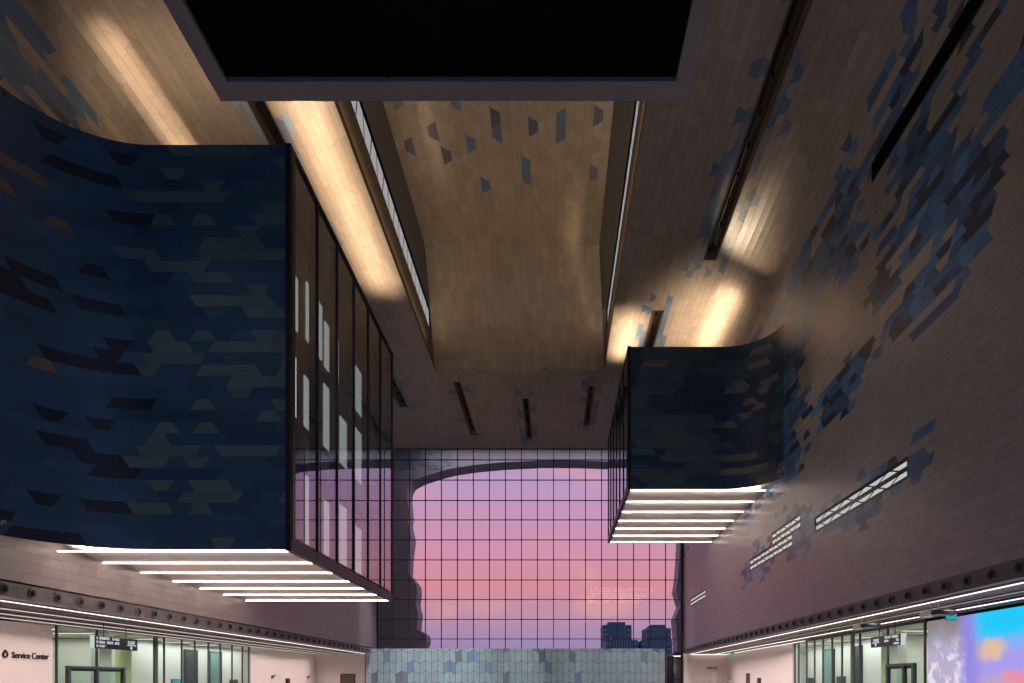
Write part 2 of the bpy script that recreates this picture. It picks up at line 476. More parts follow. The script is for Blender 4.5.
# rooms behind the glass
def office(side, X, y0, y1):
    r = side > 0; s = side
    bx = lambda a, b: (min(X + s * a, X + s * b), max(X + s * a, X + s * b))
    tg = 'right' if r else 'left'
    m = MB(); x = bx(.1, 9.0); m.box(*x, y0 - 2, y1 + 6.5, E + 2.66, E + 2.72); st(m.build('ceiling_office_' + tg, M['beige'], right=r))
    m = MB(); x = bx(8.6, 8.9); m.box(*x, y0 - 2, y1 + 6.5, 0, E + 2.66)
    x = bx(.4, 8.9); m.box(*x, y0 - 2.2, y0 - 2, 0, E + 2.66)
    st(m.build('wall_office_' + tg, M['green'], right=r))
    yw = 42.2 if not r else 39.4
    m = MB(); x = bx(2.6, 2.9); m.box(*x, yw, y1 + 6.4, 0, E + 2.6); x = bx(2.6, 8.6); m.box(*x, yw - .2, yw, 0, E + 2.6)
    x = bx(.2, 2.7); m.box(*x, y1 + 6.2, y1 + 6.4, 0, E + 2.66)
    st(m.build('wall_office_partition_' + tg, M['white'], right=r))
    # lift lobby bays: dark door, teal glass screen
    w = 'left' if not r else 'right'
    if not r: specs = [(48.9, 50.6, 'dark', 'dark grey door'), (52.4, 54.3, 'teal', 'teal glass screen')]
    else: specs = [(48.2, 50.2, 'teal', 'teal glass screen'), (43.6, 44.6, 'dark', 'dark grey door')]
    for a, b, mt, lb in specs:
        o = thing('glass_screen' if mt == 'teal' else 'service_door', '%s on the bright white partition inside the %s glazed office' % (lb, w), 'screen' if mt == 'teal' else 'door',
                  (taper(X + s * 2.5, a), (a + b) / 2, 0))
        x = bx(2.46, 2.6); MB().box(*x, a + .08, b - .08, 0.05, E + 2.2).build('leaf', M[mt], o, r)
        x = bx(2.42, 2.6); f = MB().box(*x, a, a + .08, 0, E + 2.28); f.box(*x, b - .08, b, 0, E + 2.28); f.box(*x, a, b, E + 2.2, E + 2.28); f.build('frame', M['mull'], o, r)
    for a, b, zt_, mt, lb in ([(47.3, 48.4, .12, 'cyan', 'low cyan lit screen'), (55.9, 57.2, .12, 'dark', 'low dark screen')] if not r else [(46.3, 47.7, .32, 'dark', 'low dark screen nearer the video wall'), (52.2, 53.6, .25, 'dark', 'low dark screen nearer the far pier')]):
        o = thing('wall_screen', '%s on the white partition in the %s glazed office' % (lb, w), 'screen', (taper(X + s * 2.5, a), (a + b) / 2, E - .6))
        x = bx(2.50, 2.6); MB().box(*x, a, b, E - .6, E + zt_).build('housing', M['black'], o, r)
        x = bx(2.48, 2.5); MB().box(*x, a + .05, b - .05, E - .55, E + zt_ - .05).build('display', M[mt], o, r)
    # columns
    ya, yb_ = (40.0, 37.4) if not r else (37.2, 35.6)
    c = MB().cyl(X + s * 1.3, ya, 0, E + 2.66, .42, 20).build('round_column', M['celadon'], right=r, smooth=False); tag(c, 'round pale yellow green column behind the %s storefront glass' % w, 'column')
    x = bx(.9, 1.4); c = MB().box(*x, yb_ - .1, yb_ + .95, 0, E + 2.64).build('square_column', M['white'], right=r, bevel=.02); tag(c, 'white square column under the hanging sign of the %s office' % w, 'column')
    # tubes in the ceiling
    for k, (a, b, y) in enumerate([(.8, 4.0, y0 + 1.2), (1.0, 6.0, y0 + 4.2), (.5, 2.2, y0 + 9.5), (.5, 2.2, y0 + 13.0), (.5, 2.2, y0 + 16.5)]):
        x = bx(a, b)
        o = thing('linear_light', ('white ceiling tube light, %s, inside the %s office' % (['nearest the entrance door', 'second from the entrance door', 'third from the entrance door', 'fourth from the entrance door', 'at the far end'][k], w)), 'light',
                  (taper((x[0] + x[1]) / 2, y), y, E + 2.6))
        MB().box(x[0], x[1], y - .09, y + .09, E + 2.55, E + 2.58).build('diffuser', M['tube'], o, r)
        MB().box(x[0] - .03, x[1] + .03, y - .12, y + .12, E + 2.58, E + 2.655).build('housing', M['white'], o, r)
office(-1, SXL, 32.7, 53.7)
office(1, SXR, 30.9, 48.9)

# entrance doors in the two storefronts
def shop_door(name, X, ya, ym, yb_, zt, right):
    o = thing(name, '', '', (taper(X, ym), ym, 0)); del o['label']; del o['category']; st(o)
    f = MB()
    for y, w in ((ya, .07), (ym, .07), (yb_, .08)): f.box(X - .1, X + .1, y - w, y + w, 0, zt)
    f.box(X - .1, X + .1, ya, yb_, zt - .12, zt)
    f.build('door_frame', M['shopframe'], o, right)
    for a, b in ((ya, ym), (ym, yb_)):
        l = MB(); l.box(X - .025, X + .025, a + .1, b - .1, .02, .22); l.box(X - .025, X + .025, a + .1, b - .1, zt - .25, zt - .12)
        l.box(X - .025, X + .025, a + .1, a + .17, .2, zt - .2); l.box(X - .025, X + .025, b - .17, b - .1, .2, zt - .2)
        lf = l.build('door_leaf', M['mull'], o, right)
        MB().box(X - .008, X + .008, a + .16, b - .16, .2, zt - .24).build('door_glass', M['shop_glass'], lf, right)
        MB().box(X - .07, X - .04, b - .32, b - .28, .8, 1.5).build('handle', M['dark'], lf, right)
shop_door('door_1', SXL, 33.6, 35.7, 37.9, E + .75, False)
shop_door('door_2', SXR, 32.0, 32.9, 34.6, E + .85, True)

# far doors and wall fixtures
o = thing('door_3', '', '', (-20.6, 69.0, 0)); del o['label']; del o['category']; st(o)
f = MB(); f.box(-21.35, -21.22, 68.9, 69.0, 0, E + .72); f.box(-20.0, -19.87, 68.9, 69.0, 0, E + .72); f.box(-21.35, -19.87, 68.9, 69.0, E + .6, E + .72); f.build('door_frame', M['dark'], o)
MB().box(-21.2, -20.02, 68.94, 69.0, 0, E + .58).build('door_leaf', M['brown'], o)
o = thing('door_4', '', '', (15.6, 69.4, 0)); del o['label']; del o['category']; st(o)
MB().box(15.55, 16.05, 69.36, 69.42, 0, E + .85).build('door_leaf', M['white'], o, True)
o = thing('door_5', '', '', (SXR, 61.5, 0)); del o['label']; del o['category']; st(o)
MB().box(SXR - .05, SXR + .02, 60.9, 62.1, 0, E + .7).build('door_leaf', M['dark'], o, True)

def kiosk(lbl, x, y, sgn, top):
    o = thing('information_kiosk', lbl, 'kiosk', (taper(x, y), y, 0))
    X = taper(x, y)
    MB().box(X - .2, X + .2, y - .35, y + .35, 0, .08).build('base', M['dark'], o)
    MB().box(X - .09, X + .09, y - .3, y + .3, .08, top).build('body', M['black'], o, bevel=.02)
    MB().box(X + sgn * .09 - .01, X + sgn * .09 + .01, y - .25, y + .25, .9, top - .12).build('screen', M['dark'], o)
kiosk('slim black kiosk standing by the left aisle plaster wall', -22.9, 59.2, 1, E + .22)
kiosk('slim black kiosk standing by the right aisle plaster wall', 16.6, 56.0, -1, E + .25)
def wall_lamp(lbl, x, y, sgn):
    o = thing('wall_bracket', lbl, 'bracket', (x, y, E + .3))
    MB().box(min(x, x + sgn * .06), max(x, x + sgn * .06), y - .1, y + .1, E + .22, E + .45).build('back_plate', M['dark'], o)
    MB().prism([(0, .25), (.3, .45), (.3, .52), (0, .4)], y - .06, y + .06, lambda u, v, w: (x + sgn * u, w, E + v)).build('arm', M['dark'], o)
wall_lamp('small dark wall bracket nearer the glass on the left plaster wall', SXL, 58.0, 1)
wall_lamp('small dark wall bracket near the far corner of the left plaster wall', SXL, 66.5, 1)

# =================================================================== GLASS FACADE
fx0 = -174.5 * .10337; bay = 16 * .10337; nb = 19
zrow = [2.9 - E + 0] ; rows_z = []
px = .10337
zs = [(681 - y) * px for y in (448.4, 460, 480.2, 500.6, 520, 540, 560, 580, 599.6, 619.5, 639, 659)] + [0.2, -1.55]
fac = thing('window_1', '', '', (fx0 + bay * nb / 2, YB, 0)); del fac['label']; del fac['category']; st(fac)
f = MB()
for k in range(nb + 1):
    x = fx0 + k * bay; w = .04 if 0 < k < nb else .08
    f.box(x - w, x + w, YB - .12, YB + .06, 0, E + zs[0])
for k, z in enumerate(zs):
    w = .06 if k == 0 else .035
    f.box(fx0, fx0 + bay * nb, YB - .1, YB + .04, E + z - w, E + z + w)
f.build('frame', M['mull'], fac)
f = MB()
for k in range(1, nb):
    for z in zs[1:-1]:
        x = fx0 + k * bay
        f.lathe([(.001, YB - .14), (.09, YB - .13), (.09, YB - .08)], 'y', (x, 0, E + z), 8)
f.build('joint_cap', M['mull'], fac)
g = MB().box(fx0, fx0 + bay * nb, YB - .012, YB + .012, 0, E + zs[0]); g.build('glazing', M['facade_glass'], fac)
# wall return beside / above the glazing
m = MB(); m.box(-34, fx0 - .05, YB, YB + .3, 0, E + 32); m.box(fx0 + bay * nb + .05, 30, YB, YB + .3, 0, E + 32); m.box(fx0 - .1, fx0 + bay * nb + .1, YB, YB + .3, E + H, E + 32)
st(m.build('wall_facade', M['dusk']))
st(MB().box(-30, 26, YB + .4, 76.1, E + 26.0, E + 26.3).build('ceiling_canopy', M['out']))

# outer entrance shell whose curved mouth frames the sky
def un(x, y, Y): return ((x - 552) * Y / 683., (681 - y) * Y / 683. + E)
YP = 79.0
hole_px = [(428.6, 650), (431, 643), (430.4, 637), (427, 634), (421.5, 631), (422, 624), (423, 616), (420.7, 607), (421, 602), (422, 596), (421.5, 588), (418, 583), (413.2, 577),
           (413.6, 562), (416.2, 541), (413, 528), (414, 519), (412.4, 503), (413.2, 495), (416, 490), (421, 487), (428, 484), (442, 479.4), (455, 476), (478, 472.5), (505, 470), (543, 468.2), (580, 468.4), (610, 469.5), (640, 472), (660, 480), (672, 492),
           (676, 515), (676, 545), (675, 563), (673.5, 584), (671.6, 593), (676, 608), (670.8, 621), (672, 632), (673, 650)]
hole = [un(x, y, YP) for x, y in hole_px]
hole = [(hole[0][0], 0.0)] + hole + [(hole[-1][0], 0.0)]
def shell():
    mb = MB(); n = len(hole)
    outer = []
    for (x, z) in hole:
        cx, cz = -1.2, 8.0
        outer.append((x, z))
    def ring(y): return [(x, y, z) for x, z in hole]
    ys = [76.2, 76.6, 78.6, YP]; gr = [0, 0, 0, 0]
    cx = sum(x for x, z in hole) / n
    rings = []
    for y, g in zip(ys, gr):
        rings.append([(x + (g if x > cx else -g) * min(1, abs(x - cx) / 8), y, z + (g if z > 15 else 0)) for x, z in hole])
    for a, b in zip(rings, rings[1:]):
        for k in range(n - 1): mb.quad([a[k], a[k + 1], b[k + 1], b[k]])
    def face(ring, y):
        for k in range(n - 1):
            p, q = ring[k], ring[k + 1]
            def far(p):
                if p[2] < E + 22.5 and p[0] < cx: return (-30, y, p[2])
                if p[2] < E + 22.5 and p[0] > cx: return (26, y, p[2])
                return (p[0], y, E + 33)
            fp, fq = far(p), far(q)
            if (fp[0] == -30 and fq[2] == E + 33): mb.quad([p, fp, (-30, y, E + 33), fq, q])
            elif (fp[2] == E + 33 and fq[0] == 26): mb.quad([p, fp, (26, y, E + 33), fq, q])
            else: mb.quad([p, fp, fq, q])
    face(rings[0], ys[0]); face(rings[-1], YP)
    return mb
pt = thing('entrance_portal', 'dark curved outer entrance shell framing the pink sky beyond the glass grid', 'portal', (-1.2, 77.5, 0))
shell().build('outer_shell', M['out'], pt)
# blue patch tiles on the shell's upper left corner
r = random.Random(5); cells = set()
for k in range(70):
    px_, py_ = 397 + r.random() ** 1.3 * 50, 449.5 + r.random() * 19
    if px_ > 425 and py_ > 470: continue
    x, z = un(px_, py_, 76.1); cells.add((round(x / .62), round(z / .42)))
for cx_, cz_ in sorted(cells):
    x, z = cx_ * .62 + (.31 if cz_ % 2 else 0), cz_ * .42; q = .1 if (cx_ + cz_) % 2 else -.1
    m = MB(); m.prism([(x - .24 - q, z), (x + .24 + q, z), (x + .24 - q, z + .39), (x - .24 + q, z + .39)], 76.13, 76.25, lambda u, v, w: (u, w, v))
    m.c = [jit(r.choice([(.30, .37, .48), (.24, .32, .45), (.34, .38, .46)]), r)] * len(m.f)
    m.build('shell_tile', M['tile'], pt)

# low tiled screen wall in front of the facade
TX0, TX1, TY, TZ = -18.55, 11.25, 68.0, E + 3.24
def P_t(s, t, d): return (TX0 + t, TY + d, s)
nr = 50; ht = (TX1 - TX0) / nr
def col_t(s, t, r):
    q = r.random()
    base = (.36, .44, .48)
    if q < .07: return jit((.22, .31, .46), r)
    if q < .11: return jit((.19, .22, .27), r)
    if q < .22: return jit((.34, .41, .47), r)
    return jit(base, r, .07)
T, B = tiles(P_t, 0, TZ, nr, ht, col_t, LL=1.06, skew=.15, gap=.035, seed=31, chevron=True)
scr = thing('tiled_screen_wall', 'low screen wall of pale blue trapezoid tiles below the glass grid', 'screen wall', ((TX0 + TX1) / 2, TY, 0))
T.build('tile_face', M['tile_low'], scr); 
MB().box(TX0, TX1, TY + .035, TY + .6, 0, TZ - .01).build('core', M['joint'], scr)
MB().box(TX0 - .06, TX0, TY - .02, TY + .62, 0, TZ).build('edge_trim', M['copper'], scr)
MB().box(TX1, TX1 + .06, TY - .02, TY + .62, 0, TZ).build('edge_trim', M['copper'], scr)

# glazed entrance slot between screen wall and right aisle
o = thing('entrance_lobby', 'small lit entrance lobby with dark post beside the tiled screen wall', 'lobby', (12.5, 73, 0))
MB().box(12.0, 12.75, 71.4, 72.0, 0, E + 2.6).build('post', M['dark'], o)
MB().box(12.75, 14.6, 71.3, 75.5, E + 2.7, E + 3.0).build('roof', M['grey'], o)
MB().box(12.75, 14.6, 75.0, 75.3, 0, E + 2.7).build('back_wall', M['beige'], o)
MB().box(12.9, 14.4, 73.0, 73.15, E + 2.62, E + 2.7).build('light_strip', M['line'], o)
MB().box(13.2, 13.35, 74.8, 75.0, E + 1.0, E + 1.7).build('wall_light', M['tube'], o)

# outside: ground, hazy towers
st(MB().box(-900, 900, YB + .4, 1400, -.5, -.1).build('ground', M['ground']))
def tower(lbl, x0, x1, ytop, Y, seed, depth=30, steps=None):
    X0, _ = un(x0, 0, Y); X1, zt = un(x1, ytop, Y)
    o = thing('office_tower', lbl, 'building', ((X0 + X1) / 2, Y, -.1), 'towers on the skyline')
    MB().box(X0, X1, Y, Y + depth, -.1, zt).build('tower_block', M['tower'], o)
    f = MB(); nfl = int(zt / 4)
    for k in range(nfl):
        z = 3 + k * 4
        if z + 2 > zt: break
        MB().box(X0 - .3, X0 + (X1 - X0) * .16, Y - .4, Y + 2, z, z + 1.6).build('floor_band', M['towerlit'], o)
        MB().box(X1 - (X1 - X0) * .16, X1 + .3, Y - .4, Y + 2, z, z + 1.6).build('floor_band', M['towerlit'], o)
    cx = (X0 + X1) / 2; f = MB()
    for k in range(1, 8): f.box(X0 + (X1 - X0) * (.16 + .68 * k / 8) - .3, X0 + (X1 - X0) * (.16 + .68 * k / 8) + .3, Y - .3, Y + .2, 0, zt)
    f.build('facade_ribs', M['towerlit'], o)
    f = MB().box(X0 + (X1 - X0) * .2, X1 - (X1 - X0) * .2, Y + 4, Y + depth - 4, zt, zt + 3); f.build('roof_plant', M['tower'], o)
    return o
tower('hazy blue office tower on the skyline, left of the pair', 603, 631.5, 625, 620, 1)
tower('hazy blue office tower on the skyline, right of the pair', 646.5, 671, 628, 560, 2)
tower('low hazy blue block on the skyline in front of the left tower', 606, 638, 640, 480, 3)
tower('low hazy blue block on the skyline in front of the right tower', 642, 672, 640, 480, 4)

def area(name, loc, rot, sx, sy, power, col, spread=PI):
    ld = bpy.data.lights.new(name, 'AREA'); ld.shape = 'RECTANGLE'; ld.size = sx; ld.size_y = sy; ld.energy = power; ld.color = col; ld.spread = spread
    o = bpy.data.objects.new(name, ld); COL.objects.link(o); o.location = loc; o.rotation_euler = rot; return o

# =================================================================== PROJECTING BOXES
def proj_box(label, side, Xg, Xw, Rf, y0, y1, zb_, zt, my, colf, seed):
    """glass side at Xg, wall at Xw, concave tiled front at y0 sweeping into the wall."""
    s = -1 if side < 0 else 1; rt = side > 0
    root = thing('projecting_box', label, 'box', (taper(Xg, y0), y0, E + zb_))
    flat = abs(Xw - Xg) - Rf; arc = Rf * PI / 2
    def P(u, t, d):
        z = E + zb_ + t
        if u <= flat: x, y = Xg + s * u, y0 + d
        else:
            th = (u - flat) / Rf
            x, y = Xg + s * flat + s * (Rf + d) * math.sin(th), y0 - Rf + (Rf + d) * math.cos(th)
        return (taper(x, y), y, z)
    nr_ = round((zt - zb_) / .41); hh = (zt - zb_) / nr_
    T, B = tiles(P, .16, flat + arc - .02, nr_, hh, colf, LL=.72, skew=.13, seg=.45, seed=seed, merge=(.62, .26))
    T.build('tiled_front', M['tile_blue'], root); B.build('front_backing', M['joint'], root)
    # plan outline
    yi = y0 + .07; plan = [(Xg, yi)] + [(Xg + s * u, yi) for u in (flat,)]
    for k in range(1, 11):
        th = PI / 2 * k / 10; plan.append((Xg + s * flat + s * Rf * math.sin(th), y0 - Rf + (Rf + .07) * math.cos(th)))
    plan += [(Xw, y1), (Xg, y1)]
    fn = lambda u, v, w: (u, v, w)
    MB().prism(plan, E + zb_ + .34, E + zb_ + .5, fn).build('soffit', M['soffit'], root, rt)
    MB().prism(plan, E + zt - .3, E + zt + .02, fn).build('roof', M['dark'], root, rt)
    lo, hi = sorted((Xg, Xw)); 
    MB().box(lo, hi, y1 - .2, y1, E + zb_, E + zt).build('end_wall', M['fascia'], root, rt)
    # corner trim, bottom rail, top rail
    a, b = sorted((Xg - s * .03, Xg + s * .15))
    tr = MB().box(a, b, y0 - .03, y0 + .12, E + zb_ - .03, E + zt + .03).build('corner_trim', M['black'], root, rt)
    a, b = sorted((Xg - s * .05, Xg + s * .03)); MB().box(a, b, y0 + .14, y0 + .3, E + zb_, E + zt).build('bronze_trim', M['copper'], root, rt)
    a, b = sorted((Xg - s * .04, Xg + s * .15))
    MB().box(a, b, y0, y1, E + zb_ - .05, E + zb_ + .36).build('bottom_rail', M['mull'], root, rt)
    MB().box(a, b, y0, y1, E + zt - .1, E + zt + .04).build('top_rail', M['mull'], root, rt)
    # glass with mullions
    a, b = sorted((Xg, Xg + s * .02)); MB().box(a, b, y0 + .3, y1, E + zb_ + .16, E + zt - .1).build('side_glazing', M['box_glass'], root, rt)
    for y in my:
        a, b = sorted((Xg - s * .05, Xg + s * .06)); MB().box(a, b, y - .045, y + .045, E + zb_, E + zt).build('mullion', M['mull'], root, rt)
        a, b = sorted((Xg + s * .07, Xg + s * .32)); MB().box(a, b, y - .03, y + .03, E + zb_ + .25, E + zt - .3).build('fin', M['dark'], root, rt)
    # inside: back wall, slab, vertical lights
    xb = Xg + s * 1.5
    a, b = sorted((xb, xb + s * .15)); bw = MB().box(a, b, y0 + .4, y1 - .2, E + zb_ + .25, E + zt - .3).build('inner_wall', M['fascia'], root, rt)
    zsl = zb_ + (zt - zb_) * .335
    a, b = sorted((Xg + s * .1, xb)); MB().box(a, b, y0 + .4, y1 - .2, E + zsl - .18, E + zsl + .18).build('floor_slab', M['dark'], root, rt)
    r = random.Random(seed)
    for k, y in enumerate(my[:-1]):
        for (za, zc) in ((zb_ + 1.0, zsl - .4), (zsl + .5, zsl + (zt - zsl) * .48), (zsl + (zt - zsl) * .55, zt - 1.4)):
            if r.random() < .2: continue
            a, b = sorted((xb - s * .05, xb)); z0 = za + r.random() * .4; z1 = zc - r.random() * .8
            if z1 - z0 < .5: continue
            yy = y + .1 + r.random() * .3
            w = 1.3 + r.random() * .9
            MB().box(a, b, yy, yy + w, E + z0, E + z1).build('inner_window', M['office_bright' if k == 1 and za < zsl + 1 else 'office'], root, rt)
    # soffit light strips, each a slim bar just under the soffit
    for y in my:
        yy = min(y, y1 - .12)
        f = MB()
        # length to the wall
        a, b = sorted((Xg + s * .02, Xw - s * .12)); f.box(a, b, yy - .03, yy + .03, E + zb_ - .03, E + zb_ + .015)
        f.build('light_strip', M['strip'], root, rt)
    for y in my[:-1]:
        x0_, x1_ = taper(Xg + s * .3, y), taper(Xw - s * .5, y)
        area('strip_wash', ((x0_ + x1_) / 2, y + .06, E + zb_ + .01), (2.22, 0, 0), abs(x1_ - x0_), .03, 48 * abs(x1_ - x0_), (1, .84, .76), 1.25)  # extra lamp added beside each strip to brighten the soffit panel
    # between the strips the soffit is a saw-tooth: every panel falls towards the next strip
    a, b = sorted((Xg + s * .12, Xw - s * .04))
    for ya, yb2 in zip(my, my[1:]):
        yb3 = min(yb2, y1 - .12) - .04
        MB().prism([(ya + .04, .34), (yb3, .34), (yb3, .02)], a, b, lambda u, v, w: (w, u, E + zb_ + v)).build('soffit_panel', M['soffit'], root, rt)
    return root

def col_boxl(u, t, r):
    x = u; n = vn(x * .45, t * .8, 7)
    q = r.random()
    if x < 5.6:
        if q < .36 - .1 * n: return jit((.13, .19, .22), r, .12)
        return jit(r.choice([(.045, .105, .20), (.055, .115, .23), (.04, .085, .19), (.05, .12, .19)]), r)
    if q < .035: return jit((.26, .17, .14), r)
    if q < .33 * n * 1.5: return jit((.035, .035, .065), r)
    return jit(r.choice([(.05, .11, .22), (.055, .125, .23), (.06, .13, .25)]), r)
def col_boxr(u, t, r):
    n = vn(u * .5, t * .6, 9); q = r.random()
    if u > 6 and q < .25: return jit((.24, .2, .19), r)
    if q < .02: return jit((.28, .17, .14), r)
    if n * .7 + q * .3 < .48: return jit(r.choice([(.03, .06, .12), (.035, .075, .15)]), r)
    return jit(r.choice([(.09, .13, .14), (.07, .11, .13), (.07, .12, .17)]), r)
MYL = [24.85, 27.35, 29.85, 32.4, 34.9, 37.4, 40.1]
MYR = [41.2, 43.8, 46.4, 49.0, 51.5, 54.0, 56.5]
proj_box('large dark blue tiled box with glass side projecting from the left wall', -1, -9.4, XL, 3.7, 24.5, 40.3, 4.73, 19.24, MYL, col_boxl, 41)
proj_box('smaller dark blue tiled box with glass side projecting from the right wall', 1, 4.56, XR, 2.8, 40.9, 56.7, 11.5, 20.02, MYR, col_boxr, 42)

# =================================================================== CEILING TROUGHS
def trough(label, P, rows, hh, s0, s1, heads, right=True, group='linear lighting troughs in the ceiling', name='light_trough', mt='trough'):
    t0, t1 = rows[0] * hh, (rows[1] + 1) * hh; D = .55
    c = P((s0 + s1) / 2, (t0 + t1) / 2, 0)
    o = thing(name, label, 'light', c, group)
    wl = MB(); n = max(1, int((s1 - s0) / 4))
    ss = [s0 + (s1 - s0) * k / n for k in range(n + 1)]
    for a, b in zip(ss, ss[1:]):
        for t in (t0, t1): wl.quad([P(a, t, -.03), P(b, t, -.03), P(b, t, D), P(a, t, D)])
    for s in (s0, s1): wl.quad([P(s, t0, -.03), P(s, t1, -.03), P(s, t1, D), P(s, t0, D)])
    wl.build('trough_side', M[mt], o)
    bk = MB()
    for a, b in zip(ss, ss[1:]): bk.quad([P(a, t0, D), P(b, t0, D), P(b, t1, D), P(a, t1, D)])
    bk.build('trough_top', M['brown' if mt == 'trough' else mt], o)
    rm = MB()
    for a, b in zip(ss, ss[1:]):
        for ta, tb in ((t0 - .03, t0 + .03), (t1 - .03, t1 + .03)): rm.quad([P(a, ta, -.03), P(b, ta, -.03), P(b, tb, -.03), P(a, tb, -.03)])
    rm.build('rim', M['brown' if mt == 'trough' else mt], o)
    tk = MB(); tm = (t0 + t1) / 2
    for a, b in zip(ss, ss[1:]):
        tk.quad([P(a, tm - .05, D - .12), P(b, tm - .05, D - .12), P(b, tm + .05, D - .12), P(a, tm + .05, D - .12)])
        for e in (-.05, .05): tk.quad([P(a, tm + e, D - .12), P(b, tm + e, D - .12), P(b, tm + e, D - .01), P(a, tm + e, D - .01)])
    tk = tk.build('track', M['black'], o)
    r = random.Random(int(s0 * 10))
    for k in range(heads):
        s = s0 + (s1 - s0) * (k + .5) / heads
        p = Vector(P(s, tm, D - .3)); nrm = (Vector(P(s, tm, 1)) - Vector(P(s, tm, 0))).normalized()
        hd = MB()
        i0 = 10
        ax = (Vector((0, (r.random() - .5) * 1.2, 0)) - nrm).normalized()
        u = ax.cross(Vector((1, .1, .2))).normalized(); v = ax.cross(u)
        ring = lambda q, rad: [tuple(p + ax * q + (u * math.cos(2 * PI * j / i0) + v * math.sin(2 * PI * j / i0)) * rad) for j in range(i0)]
        A, Bq, C = ring(-.12, .04), ring(-.08, .06), ring(.12, .065)
        for X, Y in ((A, Bq), (Bq, C)):
            for j in range(i0): hd.quad([X[j], X[(j + 1) % i0], Y[(j + 1) % i0], Y[j]])
        hd.quad(A); hd.quad(C)
        hd.build('spot_head', M['black'], tk)
    return o
trough('long brown light trough in the ceiling above the big left box', P_left, (8, 9), h, 18.0, 35.2, 12)
trough('short brown light trough between left box and glass facade', P_left, (10, 11), h, 52.0, 59.8, 5)
trough('longest brown light trough in the right ceiling strip, ringed by blue tiles', P_right, (13, 14), h, 14.0, 38.9, 14)
trough('brown light trough just above the corner of the right box', P_right, (7, 8), h, 44.2, 53.0, 5)
trough('black light slot high in the curved right wall among blue tiles', P_right, (31, 32), h, 10.0, 27.2, 6, mt='black')
trough('narrow light trough before the facade, beside the left ceiling slot', P_c, (2, 2), hc, SL_Cs[0][2], SL_Cs[0][3], 6)
trough('narrow light trough before the facade, in the middle of the three', P_c, (12, 12), hc, SL_Cs[1][2], SL_Cs[1][3], 6)
trough('narrow light trough before the facade, nearest the right box', P_c, (22, 22), hc, SL_Cs[2][2], SL_Cs[2][3], 5)

# lit trapezoid windows in the right wall
def lit_window(label, parts, mat):
    s0 = min(p[2] for p in parts); s1 = max(p[3] for p in parts)
    o = thing('trapezoid_window', label, 'window', P_right((s0 + s1) / 2, parts[0][0] * h, 0), 'lit window strips in the right wall')
    fr = MB(); pn = MB()
    for (r0, r1, a, b) in parts:
        t0, t1 = r0 * h, (r1 + 1) * h
        fr.quad([P_right(a, t0, .03), P_right(b, t0, .03), P_right(b, t1, .03), P_right(a, t1, .03)])
        q = pane_rows(P_right, range(r0, r1 + 1), h, a, b, .95 if b - a > 8.6 else .85, .26, .19)
        base = len(pn.v); pn.v += q.v; pn.f += [tuple(i + base for i in f) for f in q.f]; pn.c += q.c
        for (ta, tb) in ((t0 - .04, t0), (t1, t1 + .04)): fr.quad([P_right(a, ta, -.02), P_right(b, ta, -.02), P_right(b, tb, -.02), P_right(a, tb, -.02)])
    fr.build('frame', M['dark'], o); pn.build('panes', mat, o)
lit_window('long two row strip of lit trapezoid panes, largest on the right wall', [WIN[0]], M['lit'])
lit_window('stepped four row cluster of lit trapezoid panes in the middle of the right wall', [WIN[1], WIN[2]], M['lit_warm'])
lit_window('small strip of lit trapezoid panes close to the facade on the right wall', [WIN[3]], M['lit_warm'])

# =================================================================== HANGING BLACK FRAME
FZ = 14.4
fx_0, fx_1, fy0, fy1 = -8.23, 3.38, 6.0, 16.96
o = thing('hanging_ceiling_frame', 'huge black rectangular panel with grey rim hung below the ceiling', 'ceiling panel', ((fx_0 + fx_1) / 2, (fy0 + fy1) / 2, E + FZ))
rw = .40
m = MB()
m.box(fx_0, fx_0 + rw, fy0, fy1, E + FZ, E + FZ + .12); m.box(fx_1 - rw, fx_1, fy0, fy1, E + FZ, E + FZ + .12)
m.box(fx_0 + rw, fx_1 - rw, fy0, fy0 + .55, E + FZ, E + FZ + .12); m.box(fx_0 + rw, fx_1 - rw, fy1 - .55, fy1, E + FZ, E + FZ + .12)
m.build('rim', M['rim'], o)
MB().box(fx_0 + .02, fx_1 - .02, fy0 + .02, fy1 - .02, E + FZ + .12, E + FZ + .95).build('top_panel', M['void'], o)
m = MB()
for k in range(7):
    x = fx_0 + 1.2 + k * 1.53; m.box(x, x + .06, fy0 + .55, fy1 - .55, E + FZ + .10, E + FZ + .12)
m.build('panel_joint', M['void'], o)
for x in (fx_0 + .3, fx_1 - .3):
    for y in (fy0 + .5, fy1 - .5): MB().cyl(x, y, E + FZ + .95, E + H2 + .02, .03, 8).build('hanger_rod', M['dark'], o)

# =================================================================== SOFFIT LIGHT LINES
def line(label, xa, y0, y1, z, w, mat, right):
    o = thing('line_light', label, 'light', (taper(xa, (y0 + y1) / 2) if right else xa, (y0 + y1) / 2, E + z))
    z = 2.715
    MB().box(xa - w, xa + w, y0, y1, E + z - .03, E + z).build('diffuser', mat, o, right)
    MB().box(xa - w - .03, xa + w + .03, y0, y1, E + z, E + z + .048).build('profile', M['fascia'], o, right)
line('thin light line along the outer edge of the left soffit, under the round vents', -18.52, 4, 67.6, 2.745, .02, M['line'], False)
line('thin light line in the left soffit, second in from the edge', -20.5, 4, 68.8, 2.74, .025, M['line_dim'], False)
line('thin light line in the left soffit, third in from the edge', -22.1, 4, 68.8, 2.74, .025, M['line_dim'], False)
line('thin light line where the left soffit meets the office front', -23.5, 4, 68.8, 2.74, .04, M['line_dim'], False)
line('bright light line along the outer edge of the right soffit, under the round vents', XR + .35, 4, 68.8, 2.745, .022, M['line'], True)
line('faint thin line in the middle of the right soffit', XR + 1.6, 4, 68.8, 2.77, .012, M['line_faint'], True)
